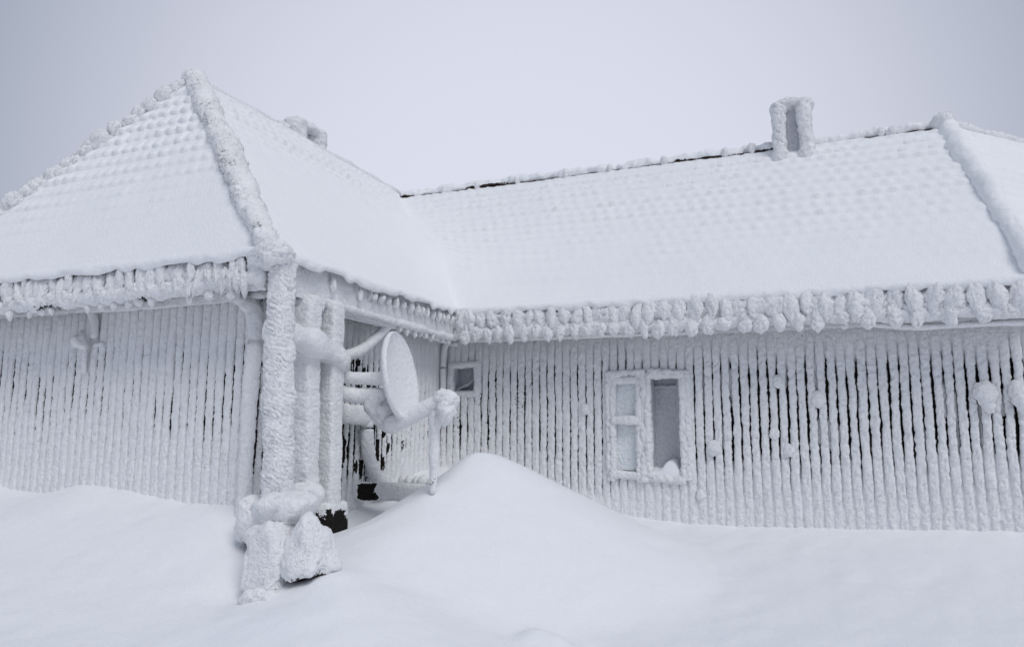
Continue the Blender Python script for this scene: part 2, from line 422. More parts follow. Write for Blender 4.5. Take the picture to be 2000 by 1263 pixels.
# short piece of the wall past the bend (mostly out of the picture)
c0 = np.array([XC, WY+BK, 0]); L3 = 5.0
Vb = np.array([c0+[0, 0, WZ0], c0+bd*L3+[0, 0, WZ0], c0+bd*L3-bn*.1+[0, 0, WZ0], c0-bn*.1+[0, 0, WZ0], c0+[0, 0, WZ1], c0+bd*L3+[0, 0, WZ1], c0+bd*L3-bn*.1+[0, 0, WZ1], c0-bn*.1+[0, 0, WZ1]])
bent_wall = mk('bent_wall', Vb, box_vf((0, 0, 0), (1, 1, 1))[1], m_wood, house, smooth=False)

def board(parent, O, A, Nrm, a, pitch, z0, z1, gapw, zlo, zhi, k, amp=.011, cell=.055, dep=.034, tops=.20, bots=.45, spots=.0):
    """one vertical board: its rime closes the joint near the eave and near the snow and leaves it open between"""
    O, A, Nrm = map(lambda v: np.array(v, float), (O, A, Nrm))
    nz = max(6, int((z1-z0)/.015)); z = np.linspace(z0, z1, nz)
    m = sst(zlo, zlo+bots, z)*(1-sst(zhi-tops, zhi, z))
    t = np.array([-1, -1, -.97, -.86, -.68, -.45, -.2, 0.0, .2, .45, .68, .86, .97, 1, 1])
    nexp = 4.0
    o = np.maximum(1-np.abs(t)**nexp, 0)**(1/2.0); o[0] = o[-1] = -1.45; o[1] = o[-2] = -.30
    kk = np.stack([np.full(nz, a*7.3+k), np.full(nz, k*1.7), z], -1)
    half = pitch/2 - gapw*(.40+.60*m)/2
    halfL = half+.005*vnoise(kk, .16, 1)+.005*vnoise(kk, .045, 5)
    halfR = half+.005*vnoise(kk, .16, 2)+.005*vnoise(kk, .045, 6)
    hw = np.where(t[None] < 0, halfL[:, None], halfR[:, None])
    x = a+hw*t[None]+(.006*vnoise(kk, .5, 3))[:, None]
    dz = dep+.006*vnoise(kk, .3, 4)
    y = dz[:, None]*o[None]
    y = np.where(o[None] < -1, -.05, y)
    V = O+x[..., None]*A+y[..., None]*Nrm+z[:, None, None]*np.array([0, 0, 1.0])
    nx = np.sign(t)*np.abs(t)**3; ny = np.sqrt(np.maximum(1-nx**2, 0.05)); fr = np.where(o < -.2, 0, 1)
    D = (nx*.45*fr)[None, :, None]*A+(ny*fr)[None, :, None]*Nrm
    q = cauli(V*np.array([1, 1, .85]), cell, k % 17)
    top = 1-sst(zhi-.05, zhi+.12, z); am = amp*(.4+.6*top)*(.7+.3*m)
    V = V+D*(am[:, None]*(q-.2)+am[:, None]*.55*vnoise(V, .024, 8))[..., None]
    bare = np.where(o < -.2, 1.0, np.where(np.abs(t) > .96, .62, 0.0))[None]*m[:, None]
    if spots: bare = np.maximum(bare, spots*m[:, None]*sst(.1, .5, vnoise(V*np.array([1, 1, .5]), .09, 21))*np.where(np.abs(t) > .3, 1, .4)[None])
    return mk('board', V, gridF(nz, len(t)), m_rwood, parent, bare)

def frost_fill(parent, O, A, Nrm, a0, a1, gfn, lo, hi, bots, tops, k, deep=.012, flush=.030, skip=(), bridge=.9):
    """frost packed into the joints: lies between the boards near the snow, nearly flush under the eave, absent between"""
    nu, nv = int((a1-a0)/.03), 110
    a = np.linspace(a0, a1, nu); gz = np.array([gfn(q) for q in a]); Ag = np.repeat(a[None], nv, 0)
    q = np.linspace(0, 1, nv)[:, None]; Z = (gz-.12)[None]*(1-q)+2.52*q
    P = np.stack([Ag, Z*0, Z*0+k], -1)
    zl = gz[None]+lo(Ag)+.10*vnoise(P, .22, k)+.08*vnoise(P, .07, k+1); zh = hi(Ag)+.07*vnoise(P, .25, k+2)+.05*vnoise(P, .08, k+3)
    mb = sst(zl, zl+bots, Z); mt = 1-sst(zh-tops, zh, Z); up_ = sst(zh, zh+.2, Z)
    br = vnoise(np.stack([Ag, Z*.35, Z*0+k], -1), .10, k+6)
    o = deep+(-.085-deep)*(mb*mt)*(1-bridge*sst(.42, .62, br))+up_*(flush-deep)+.018*(1-sst(gz[None]+.1, gz[None]+.5, Z))
    V = np.array(O, float)+Ag[..., None]*np.array(A, float)+Z[..., None]*np.array([0, 0, 1.])
    o = o+.004*vnoise(V, .05, k+4)
    for (s0, s1, t0, t1) in skip:
        ins = (Ag > s0) & (Ag < s1) & (Z > t0) & (Z < t1); o = np.where(ins, -.4, o)
    V = V+o[..., None]*np.array(Nrm, float)
    F = gridF(nv, nu)
    keep = ~(((o.ravel()[F] < -.3)).any(1)); F = F[keep]
    return mk('frost_fill', V, F, m_rime, parent)
def base_at(p): return float(ground_z(np.array([p[0]]), np.array([p[1]]))[0])
# long wall (faces the camera)
pitch = .0915; n = int(round((XC-SX)/pitch)); pitch = (XC-SX)/n
for i in range(n):
    xc = SX+pitch*(i+.5)
    gz = base_at((xc, WY-.05))
    f = (xc-SX)/(XC-SX)
    gw = (.013+.010*f)*rng.uniform(.6, 1.25)
    if xc < -2.2 and i % 2: gw *= .5
    zlo = gz+(.05 if xc < -2.2 else   .34+.12*f)+rng.uniform(-.06, .06); zhi = 2.30-.08*f+rng.uniform(-.10, .04)
    segs = [(gz-.12, 2.50)]
    if SASH[0]-.03 < xc < NICHE[1]+.06: segs = [(gz-.12, .97), (2.06, 2.50)]
    elif VENT[0]-.09 < xc < VENT[1]+.07: segs = [(gz-.12, 1.86), (2.22, 2.50)]
    for (a0, a1) in segs:
        board(long_wall, (0, WY, 0), (1, 0, 0), (0, -1, 0), xc, pitch, a0, a1, gw, zlo, zhi, i*3+1, amp=.013+.006*f, cell=.036+.010*f, dep=.032+.008*f,
              spots=.42 if xc < -3.0 else (.2 if xc < -2.2 else 0))
# gable wall of the projecting wing (left of the picture)
x0, x1 = XL+OV, SX-.02; pitch = .094; n = int(round((x1-x0)/pitch)); pitch = (x1-x0)/n
for i in range(n):
    xc = x0+pitch*(i+.5)
    gz = base_at((xc, FY-.05)); f = (x1-xc)/(x1-x0)
    gw = (.013+.004*sst(.3, .7, f))*rng.uniform(.6, 1.25)
    zlo = gz+.22+rng.uniform(-.05, .08); zhi = 2.05+.25*(rng.rand() > .6)+rng.uniform(-.12, .05)
    board(gable_wall, (0, FY, 0), (1, 0, 0), (0, -1, 0), xc, pitch, gz-.12, 2.52, gw, zlo, zhi, i*5+2, amp=.009, cell=.034, dep=.036, bots=.5)
# courtyard wall of the wing (runs away from the camera)
ya, yb = FY+.02, WY-.04; pitch = .097; n = int(round((yb-ya)/pitch)); pitch = (yb-ya)/n
for i in range(n):
    yc = ya+pitch*(i+.5)
    gz = base_at((SX+.06, yc))
    fade = 1-.65*sst(6.6, 7.1, yc)
    gw = .038*fade*rng.uniform(.6, 1.3)
    board(court_wall, (SX, 0, 0), (0, 1, 0), (1, 0, 0), yc, pitch, gz-.12, 2.50, gw, gz+.02, 2.28-.25*sst(6.3, 6.9, yc)+rng.uniform(-.05, .05), i*7+3, amp=.010, cell=.032, dep=.032,
          spots=1.0*(1-sst(6.6, 7.5, yc)))
frost_fill(long_wall, (0, WY, 0), (1, 0, 0), (0, -1, 0), SX+.02, XC, lambda q: base_at((q, WY-.05)), lambda a: .06+.42*sst(-2.6, -1.2, a), lambda a: 2.32-.10*sst(-2, 1.5, a), .30, .16, 5,
           skip=((SASH[0]-.02, NICHE[1]+.05, .96, 2.07), (VENT[0]-.05, VENT[1]+.05, 1.86, 2.22)))
frost_fill(gable_wall, (0, FY, 0), (1, 0, 0), (0, -1, 0), XL+OV, SX-.02, lambda q: base_at((q, FY-.05)), lambda a: .22+.08*sst(-7, -5, a), lambda a: 2.10+.15*sst(-6.2, -5, a), .35, .20, 15, deep=.002, flush=.008, bridge=.6)
frost_fill(court_wall, (SX, 0, 0), (0, 1, 0), (1, 0, 0), FY+.02, WY-.04, lambda q: base_at((SX+.06, q)), lambda a: .04+.1*sst(6.8, 7.3, a), lambda a: 2.32-.3*sst(6.3, 7.0, a), .14, .14, 25, flush=.022, bridge=.35)
# bent wall boards
for i in range(12):
    p = c0-bn*0+bd*(.06+i*.112)
    board(bent_wall, tuple(c0-bd*0-bn*(-BK)), tuple(bd), tuple(bn), .06+i*.112, .112, .45, 2.5, .02, .8, 2.3, i+90)

# ---- roof slopes: snow blanket with the tile courses showing through towards the ridges
def relief(u, v, V, pu, pv, A, f0, f1, k):
    row = np.floor(v/pv); fv = v/pv-row
    fu = u/pu+.5*(row % 2)+.22*vnoise(np.stack([row*3.1, u*.35, u*0+k], -1), 1.0, k)
    per = .55+.9*_h(np.floor(fu).astype(np.int64), row.astype(np.int64), row.astype(np.int64)*0+k, 3)
    P = np.stack([u, v, v*0+k], -1)
    hump = .5-.5*np.cos(2*math.pi*fu)
    step = (1-fv)**1.3*sst(0, .16, fv)
    g = sst(f0, f1, v/V+.10*vnoise(P, .7, k+1))
    return A*g*(step*(.50+.55*hump*per))*(.72+.5*vnoise(P, .22, k+2)+.35*vnoise(P*np.array([.5, 1, 1]), .9, k+8))

TH = .055
def roll_profile(n=9):
    """over-the-edge part of the snow blanket: (outwards, down)"""
    a = np.linspace(0.15, 1.0, n)*math.pi*.93
    return np.stack([.034*np.sin(a)+.012, .045*(1-np.cos(a))+.008], 1)

def slope(name, P_fn, nU, nV, out_dir, nrm, pu, pv, A, f0, f1, k, ridge_dip=.0, roll=True):
    """P_fn(s,v): s 0..1 across, v 0..1 from eave to ridge -> plan point, u metres, v metres, V"""
    s = np.linspace(0, 1, nU); v = np.linspace(0, 1, nV)
    Sg, Vg = np.meshgrid(s, v)
    P, u, vm, VV = P_fn(Sg, Vg)
    wv = np.zeros_like(u)
    if k in (1, 20): wv = np.exp(-((ZE+K1*(XE-P[..., 0])-ZE-K2*(P[..., 1]-YR))/.22)**2)     # both slopes meet evenly in the valley
    h = TH+(1-wv)*relief(u, vm, VV, pu, pv, A, f0, f1, k)
    h = h+.012*fbm(P, .8, 5, 2)+(1-wv)*.0035*vnoise(P, .09, k+5)*sst(.3, .9, Vg)
    d = (VV-vm)
    h = h-ridge_dip*(1-sst(.05, .16, d))
    X = P+h[..., None]*(np.array(nrm)*(1-wv)[..., None]+np.array([0, 0, 1.])*wv[..., None])
    bare = (1-sst(.035, .065, d+.035*vnoise(P, .35, k+6)+.02*vnoise(P, .1, k+7)))*(1.0 if ridge_dip > 0 else 0)*(1-sst(-.15, .0, P[..., 0])*(1-sst(.6, .8, P[..., 0])))  # dark strip below the ridge cap: gap shade put into the colour
    if roll:
        pr = roll_profile(); E0 = X[0]; rows = []
        outd = np.array(out_dir, float)
        for (o, dn) in pr[::-1]:
            Q = E0+o*outd-np.array([0, 0, dn]); 
            q = cauli(Q, .07, k)-.2+.6*vnoise(Q, .16, k+9)
            w_ = min(1, dn/.10)
            rows.append(Q+(.018*w_*q)[:, None]*outd-np.array([0, 0, 1.])*(.03*w_*(vnoise(Q*np.array([1, 1, 0]), .11, k+2)))[:, None])
        X = np.vstack([np.array(rows), X]); bare = np.vstack([np.zeros((len(rows), nU)), bare])
    return mk(name, X, gridF(X.shape[0], X.shape[1]), m_rtile, house, bare)

def smax(a, b, k): return .5*(a+b+np.sqrt((a-b)**2+k*k))
n1 = np.array([K1, 0, 1.])/math.hypot(K1, 1); n2 = np.array([0, -K2, 1.])/math.hypot(K2, 1); nh = np.array([0, -KH, 1.])/math.hypot(KH, 1)
def fil(x, y):
    """valley fillet: the two slopes blended, more snow lying low in the valley"""
    a = ZE+K1*(XE-x); b = ZE+K2*(y-YR); mx = np.maximum(a, b); kk = .55*(1-sst(3.3, 4.7, mx))*sst(0, .55, mx-ZE)+.06
    return smax(a, b, kk)-(.5*kk)*np.exp(-((a-b)/.9)**2)*0
def P_long(s, v):
    y = YR+S2*v; xl = XE-(y-YR)-.02; xr = XC+(XA-XC)*v
    x = xl+(xr-xl)*s
    return np.stack([x, y, fil(x, y)], -1), x, v*S2*math.hypot(1, K2), np.full_like(v, S2*math.hypot(1, K2))
long_slope = slope('roof_slope', P_long, 250, 112, (0, -1, 0), n2, .152, .182, .050, -.05, .60, 1, ridge_dip=.022)
def P_court(s, v):
    x = XE-S1*v; y0_ = YE+T1*v; yv = np.where(v < S2/S1, YR+(XE-x), 11.5)
    yv = np.minimum(yv, YR+S2+.02)
    y = y0_+(yv-y0_)*s
    return np.stack([x, y, fil(x, y)], -1), y, v*S1*math.hypot(1, K1), np.full_like(v, S1*math.hypot(1, K1))
court_slope = slope('roof_slope', P_court, 150, 112, (1, 0, 0), n1, .152, .182, .055, .42, .80, 20)
def P_hip(s, v):
    y = YE+T1*v; xl = XL+S1*v; xr = XE-S1*v; x = xl+(xr-xl)*s
    Lh = math.hypot(T1, Z1-ZE)
    return np.stack([x, y, ZE+KH*(y-YE)], -1), x, v*Lh, np.full_like(v, Lh)
hip_slope = slope('roof_slope', P_hip, 170, 110, (0, -1, 0), nh, .140, .172, .060, .02, .75, 40)
# slope past the bend
apex = np.array([XA, YR+S2, Z2]); crn = np.array([XC, YR, ZE])
n3 = np.cross(bd, apex-crn); n3 /= np.linalg.norm(n3)
def P_bend(s, v):
    p = crn+(apex-crn)*v[..., None]+bd*(s*6.0)[..., None]
    L = np.linalg.norm(apex-crn)
    return p, s*6.0, v*L, np.full_like(v, L)
bend_slope = slope('roof_slope', P_bend, 150, 80, bn, n3, .152, .182, .042, .15, .5, 60)
# unseen far slopes close the roof
def flat_slope(pts):
    V = np.array(pts, float); return mk('roof_slope', V, np.array([[0, 1, 2, 3]]), m_rtile, house, np.zeros(4), smooth=False)
flat_slope([(XL, YE, ZE), (XL+S1, YE+T1, Z1), (XL+S1, YR+S2+2.2, Z1), (XL, YR+2*S2, ZE)])
flat_slope([(XE-S2, YR+S2, Z2), (XA, YR+S2, Z2), (XA-.3, YR+2*S2, ZE), (XL, YR+2*S2, ZE)])
flat_slope([tuple(apex), tuple(apex+bd*6), tuple(apex+bd*6-bn*2.1+[0, 0, ZE-Z2]), (XA-.3, YR+2*S2, ZE)])
flat_slope([(XL+S1, YR+S2-.3, Z1), (XE-S1-.01, YR+S2-.3, Z1-.01), (XE-S1-.01, YR+2*S2, ZE), (XL+S1, YR+2*S2, ZE)])

# ---- single tiles that stand proud of the snow towards the ridges
def tile_mesh(k, wd, ln, H):
    uu_ = np.linspace(-.5, .5, 9); vv_ = np.linspace(0, 1, 10)
    U, Vv = np.meshgrid(uu_, vv_)
    g = np.sqrt(np.clip(1-np.abs(2*U)**2.3, 0, 1)); e = np.sqrt(np.clip(1-np.clip((.22-Vv)/.22, 0, 1)**2, 0, 1))*(1-.75*Vv)
    z = H*g*e-.014
    P = np.stack([U*wd+.006*vnoise(np.stack([U*3, Vv*3, U*0+k], -1), 1, k), Vv*ln-.02*(1-np.abs(2*U)**2)*(1-Vv), z], -1)
    P[..., 2] += .006*vnoise(P+k*2.3, .05, k)*g*e
    return mesh_data('tile', P.reshape(-1, 3), gridF(10, 9), np.zeros(90), m_rtile)
tmesh = [tile_mesh(k, .156, .190, .056) for k in range(6)]
tmesh_h = [tile_mesh(10+k, .138, .215, .068) for k in range(6)]
def put_tile(parent, me, p, ud, vd, nd, sc=1.0):
    o = bpy.data.objects.new('tile', me); link(o, parent, p)
    Mx = Matrix((tuple(ud), tuple(vd), tuple(nd))).transposed()
    o.rotation_euler = Mx.to_euler(); o.scale = (1, 1, sc); return o
vd2 = np.array([0, 1, K2])/math.hypot(1, K2); ud2 = np.array([1., 0, 0])
Lr = S2*math.hypot(1, K2); cnt = 0
for r_ in range(4):
    v_ = Lr-.20-.182*r_
    row = int(math.floor(v_/.182)); vq = row*.182
    for i in range(60):
        x = -6+.152*(i+.5*((row+1) % 2))
        f = vq/Lr
        if x < XE-f*S2+.35 or x > XC+(XA-XC)*f-.16: continue
        if -.46 < x < .2 and r_ < 2: continue
        if rng.rand() < .06+.13*r_: continue
        p = np.array([x, YR+vq*vd2[1], ZE+vq*vd2[2]])+n2*(TH-.004-.004*r_+rng.uniform(-.006, .004))
        put_tile(long_slope, tmesh[rng.randint(6)], p, ud2, vd2, n2, rng.uniform(.55, 1.0)); cnt += 1
vdh = np.array([0, T1, Z1-ZE]); Lh = np.linalg.norm(vdh); vdh = vdh/Lh
for row in range(6, 15):
    vq = row*.172; f = vq/Lh
    for i in range(60):
        x = XL+.14*(i+.5*(row % 2))
        if x < XL+S1*f+.02 or x > XE-S1*f-.16: continue
        left = (XE-S1*f-x)/( (XE-XL)*(1-f)+.01)
        keep = row >= 9 or (left > .62+.1*(9-row))
        if not keep: continue
        p = np.array([x, YE+vq*vdh[1], ZE+vq*vdh[2]])+nh*(TH-.01+rng.uniform(-.008, .006))
        put_tile(hip_slope, tmesh_h[rng.randint(6)], p, np.array([1., 0, 0]), vdh, nh, rng.uniform(.6, 1.1)*(.55 if row < 9 else 1)); cnt += 1
vd1 = np.array([-1, 0, K1])/math.hypot(1, K1); L1 = S1*math.hypot(1, K1)
for r_ in range(3):
    v_ = L1-.12-.182*r_; row = int(v_/.182); vq = row*.182; f = vq/L1
    for i in range(60):
        y = 4.3+.152*(i+.5*((row+1) % 2))
        if y < YE+T1*f+.35 or y > 9.4-r_*.2: continue
        p = np.array([XE+vq*vd1[0], y, ZE+vq*vd1[2]])+n1*(TH-.008+rng.uniform(-.006, .004))
        put_tile(court_slope, tmesh[rng.randint(6)], p, np.array([0., 1, 0]), vd1, n1, rng.uniform(.6, 1.1)); cnt += 1
print('tiles', cnt)

# ---- ridge and hip caps
def under(lim=-.25, amt=1.0):
    def fn(V, Nn, s): return amt*sst(lim+.25, lim-.25, Nn[..., 2]+.25*vnoise(V, .12, 4))
    return fn
def ridge_path(a, b, z, wob=.012, n=60, k=0):
    s = np.linspace(0, 1, n)[:, None]; P = np.array(a)+(np.array(b)-np.array(a))*s
    P[:, 2] += z+wob*vnoise(P, .3, k); P[:, 1] += wob*vnoise(P+9, .4, k+1); return P
def knobs(V, s, th):   # cross ribs of wind-built rime
    return .022*vnoise(V*np.array([1, 1, 1.]), .07, 31)+.018*vnoise(V, .2, 33)
long_ridge = tube('ridge_cap', ridge_path((XE-S2+.1, YR+S2, Z2), (XA, YR+S2, Z2), .054, k=2), .056, .056, m_rtile, house, bare_or_shade_fn=lambda V, Nn, s: .85*sst(-.05, -.6, Nn[..., 2]+.3*vnoise(V, .1, 4))*sst(-.15, .35, vnoise(V*np.array([1, 0, 0]), .45, 3)), seg=22, amp=.020, cell=.055, ribs=knobs)  # underside coloured dark as painted shade of the gap below the cap
# hanging clumps along the ridge
for x in (-5.1, -4.55, -3.9, -3.15, -2.5, -1.75, -.95, -.62, .88, 1.0):
    q = rng.uniform(.8, 1.2)
    lump('rime_clump', (x, YR+S2-.06, Z2+.03), (.038*q, .05, .07*q), m_rime, long_ridge, amp=.016, cell=.04, nu=20, nv=14, taper=.35, k=int(abs(x)*10))
wing_ridge = tube('ridge_cap', ridge_path((XE-S1, YE+T1+.02, Z1), (XE-S1, YR+S2+.6, Z1), .045, k=5), .045, .05, m_rime, house, seg=18, amp=.012, cell=.06)
# near hip: thick cap of feathered rime
A_, B_ = np.array([XE+.02, YE-.02, ZE+.03]), np.array([XE-S1, YE+T1, Z1])
def feather(V, s, th):
    a = V@((B_-A_)/np.linalg.norm(B_-A_))
    side = np.cos(th)[None]
    ph = a*24+side*2.6+2.2*vnoise(V, .15, 41)
    saw = (ph-np.floor(ph))
    return .044*((1-saw)**.7-.5)*(.8+.7*vnoise(V, .2, 44))+.020*vnoise(V, .16, 45)
near_hip = tube('hip_cap', ridge_path(A_, B_,   .045, .010, k=8), .108, .10, m_rtile, house, bare_or_shade_fn=lambda V, Nn, s: .75*sst(-.2, -.7, Nn[..., 2]), seg=40, step=.011, amp=.013, cell=.035, ribs=feather, prof=lambda s: .72+.28*sst(0, .35, s))
lump('hip_finial', (XE-S1+.02, YE+T1-.03, Z1+.045), (.11, .10, .09), m_rime, near_hip, amp=.03, cell=.05, k=3)
# far hip: a row of separate clumps with dark joints
A2, B2 = np.array([XL, YE, ZE]), np.array([XE-S1, YE+T1, Z1])
far_hip = tube('hip_cap', ridge_path(A2, B2, .0, .006, k=9), .05, .05, m_wood, house, seg=12, amp=.004, cell=.08)
s = .03
while s < .985:
    p = A2+(B2-A2)*s+np.array([0, -.02, .06+rng.uniform(-.015, .02)])
    q = rng.uniform(.62, 1.0)
    lump('rime_clump', p, (.10*q, .085*q, rng.uniform(.06, .085)*q), m_rime, far_hip, amp=.045, cell=.05, nu=32, nv=24, k=int(s*97)+2, tilt=-.6)
    s += .036*q*rng.uniform(.8, 1.1)
# hip at the bend of the long wing
bend_hip = tube('hip_cap', ridge_path(crn+[-.0, -.03, 0], apex, .085, .015, k=12), .095, .10, m_rtile, house, bare_or_shade_fn=lambda V, Nn, s: .95*sst(-.05, -.5, Nn[..., 2]+.0*Nn[..., 0]), seg=28, amp=.020, cell=.075, ribs=lambda V, s, th: .035*vnoise(V, .22, 51))  # dark underside paints in the shadow gap beside this hip
lump('hip_finial', tuple(apex+[-.02, -.05, .09]), (.11, .10, .10), m_rime, bend_hip, amp=.035, cell=.055, k=6)
bend_ridge = tube('ridge_cap', ridge_path(apex, apex+bd*6, .06, .02, k=14), .06, .06, m_rime, house, seg=20, amp=.028, cell=.07)

# ---- chimneys
def chimney(name, cx, cy, hw, hd, z0, z1, seed, slot=.12, cm=None, rib=.076):
    core = boxes(name, [((cx-hw+.07, cy-hd+slot, z0), (cx+hw-.07, cy+hd-.07, z1-.06))], cm or m_grey, house)
    i = 0
    for sx in (-1, 1):
        for sy in (-1, 1):
            P = np.array([(cx+sx*(hw-.06), cy+sy*(hd-.06), z0+.08), (cx+sx*(hw-.062), cy+sy*(hd-.06), (z0+z1)/2), (cx+sx*(hw-.075), cy+sy*(hd-.07), z1-.05)])
            tube('rime_rib', curve(P, 10), rib, rib, m_rime, core, seg=34, amp=.030, cell=.045, k=seed+i, up=(0, 1, 0), ribs=lambda V, s, th: .014*vnoise(V, .09, 5)); i += 1
    tube('chimney_cap', curve([(cx-hw+.05, cy, z1-.05), (cx, cy, z1-.02), (cx+hw-.05, cy, z1-.04)], 10), hd*.85, .078, m_rime, core, seg=34, amp=.040, cell=.05, k=seed+9)
    return core
chimney('chimney', -.115, YR+S2-.10, .215, .20, 4.70, 5.58, 3)
c2 = chimney('chimney', -6.74, 8.10, .24, .28, 4.6, 5.72, 23, .03, m_rime, .15)
tube('snow_cornice', curve([(-6.66, 7.30, 5.42), (-6.68, 7.6, 5.52), (-6.72, 7.9, 5.62)], 8), .14, .09, m_rime, c2, amp=.03, cell=.07)

# ---- eaves: fascia, gutter, and the rime lumps hanging on them
def panel(name, O, A, Nrm, L, z0, z1, amp, cell, parent, mat=None, k=0, bow=.0):
    nu = int(L/.022); nv = int((z1-z0)/.02)+2
    a = np.linspace(0, L, nu); z = np.linspace(z0, z1, nv); Ag, Zg = np.meshgrid(a, z)
    V = np.array(O)+Ag[..., None]*np.array(A)+Zg[..., None]*np.array([0, 0, 1.])
    d = amp*(cauli(V, cell, k)-.2)+amp*.8*vnoise(V, cell*3, k+1)+bow*np.sin((Zg-z0)/(z1-z0)*math.pi)
    V = V+d[..., None]*np.array(Nrm)
    return mk(name, V, gridF(nv, nu), mat or m_rime, parent)

def tear_mesh(k, elong=1.0):
    V, Nn = lump_v((0, 0, 0), (.5, .32, .54), amp=.15, cell=rng.uniform(.17, .26), nu=40, nv=34, k=k, taper=rng.uniform(-.05, .3), e1=rng.uniform(1.6, 2.0), big=.05, bs=.5)
    V, F, _, _ = feathers(V.reshape(-1, 3), gridF(34, 40, True), None, 220, .045)
    return mesh_data('ice_lump', V, F, None, m_rime)
tears = [tear_mesh(100+k) for k in range(18)]
def put_lump(parent, p, size, rz=0, name='ice_lump', rx=0):
    o = bpy.data.objects.new(name, tears[rng.randint(len(tears))]); link(o, parent, p)
    o.scale = size; o.rotation_euler = (rx, rng.uniform(-.25, .25), rz); return o

# long wing eave
boxes('soffit', [((XE-.0, YR+.06, 2.50), (XC, WY+.02, 2.53))], m_wood, house)
panel('soffit_frost', (XE, YR+.10, 0), (1, 0, 0), (0, -1, 0), XC-XE, 2.44, 2.56, .006, .06, house, k=71)
fascia = panel('fascia', (XE-.02, YR+.02, 0), (1, 0, 0), (0, -1, 0), XC-XE+.05, 2.50, 2.84, .050, .05, house, k=3, bow=.070)
gut = tube('gutter', [(XE+.02, YR-.005, 2.545), (XC+.02, YR-.005, 2.535)], .058, .062, m_rime, house, seg=24, amp=.024, cell=.055, k=4)
x = XE+.10; i = 0
while x < XC+.1:
    f = (x-XE)/(XC-XE)
    hgt = rng.uniform(.17, .22)+.06*f; wd = rng.uniform(.09, .125)+.035*f
    put_lump(fascia, (x, YR-.055+rng.uniform(-.015, .015), 2.785-hgt*.5+rng.uniform(-.03, .005)), (wd, .11, hgt), rng.uniform(-.4, .4)); x += wd*rng.uniform(1.0, 1.3)
for i in range(22):      # small broken pieces between the big lumps
    put_lump(fascia, (rng.uniform(XE+.1, XC), YR-.045, rng.uniform(2.58, 2.76)), (rng.uniform(.03, .06), .06, rng.uniform(.04, .09)), rng.uniform(-1, 1))
x = XE+.14
while x < XC+.05:
    f = (x-XE)/(XC-XE); wd = rng.uniform(.08, .12)+.025*f; hgt = rng.uniform(.11, .19)
    put_lump(gut, (x, YR-.06, 2.52-.03*rng.rand()), (wd, .10, hgt), rng.uniform(-.4, .4))
    if f < .75 and rng.rand() < .55: put_lump(gut, (x+.01, YR-.03, 2.455), (wd*.55, .07, .07))
    x += wd*(rng.uniform(1.15, 1.6) if f < .6 else rng.uniform(1.2, 2.1))
# thin frosted pipe tucked under the right end of the gutter
tube('gutter_pipe', curve([(.55, YR+.10, 2.46), (.9, YR+.10, 2.425), (1.4, YR+.10, 2.43), (XC+.3, YR+.10, 2.43)], 12), .026, .026, m_rime, house, seg=14, amp=.006, cell=.03)
tube('gutter_pipe', curve([(XE+.05, YR+.08, 2.475), (-2.6, YR+.08, 2.465), (-1.2, YR+.08, 2.46)], 12), .024, .024, m_rime, house, seg=14, amp=.006, cell=.03)

# gable eave of the wing
boxes('soffit', [((XL+.05, YE+.06, 2.53), (SX, FY+.02, 2.56))], m_wood, house)
fas2 = panel('fascia', (XL, YE+.03, 0), (1, 0, 0), (0, -1, 0), XE-XL, 2.50, 2.83, .042, .05, house, k=13, bow=.05)
gut2 = tube('gutter', curve([(XL, YE-.01, 2.505), (-6.2, YE-.01, 2.535), (-4.6, YE-.01, 2.56), (XE-.02, YE-.01, 2.60)], 12), .056, .060, m_rwood, house, seg=24, amp=.022, cell=.045, k=14,
            bare_or_shade_fn=lambda V, Nn, s: .22*sst(-.3, -.9, Nn[..., 2])+.40*sst(.2, .6, vnoise(V, .2, 6))*sst(.1, -.4, Nn[..., 2]))
x = XL+.3
while x < XE-.12:
    wd = rng.uniform(.06, .13); hgt = rng.uniform(.20, .27)
    put_lump(fas2, (x, YE-.04+rng.uniform(-.015, .01), 2.775-hgt*.5), (wd, .085, hgt), rng.uniform(-.5, .5), rx=rng.uniform(-.2, .2)); x += wd*rng.uniform(.8, 1.35)
x = XL+.35
while x < XE-.25:
    if rng.rand() < .7: put_lump(gut2, (x, YE-.02, 2.45+.03*sst(-7, -4, x)), (rng.uniform(.05, .085), .07, rng.uniform(.06, .10)))
    x += rng.uniform(.10, .24)
    if rng.rand() < .5: put_lump(gut2, (x, YE-.05, 2.565), (rng.uniform(.06, .12), .09, rng.uniform(.07, .11)))
tube('gutter_pipe', curve([(-6.05, FY-.10, 2.505), (-5.2, FY-.10, 2.505), (-4.5, FY-.10, 2.515), (-4.05, FY-.10, 2.53)], 12), .030, .030, m_rime, house, seg=16, amp=.007, cell=.03)
panel('soffit_frost', (XL+.05, YE+.11, 0), (1, 0, 0), (0, -1, 0), SX-XL, 2.45, 2.58, .008, .05, house, k=72)
# rime feathers at the corner bracket
for i in range(6): put_lump(fas2, (-4.30+i*.07, YE-.05, 2.60-.012*i), (.055, .10, .16), .5, rx=.3)

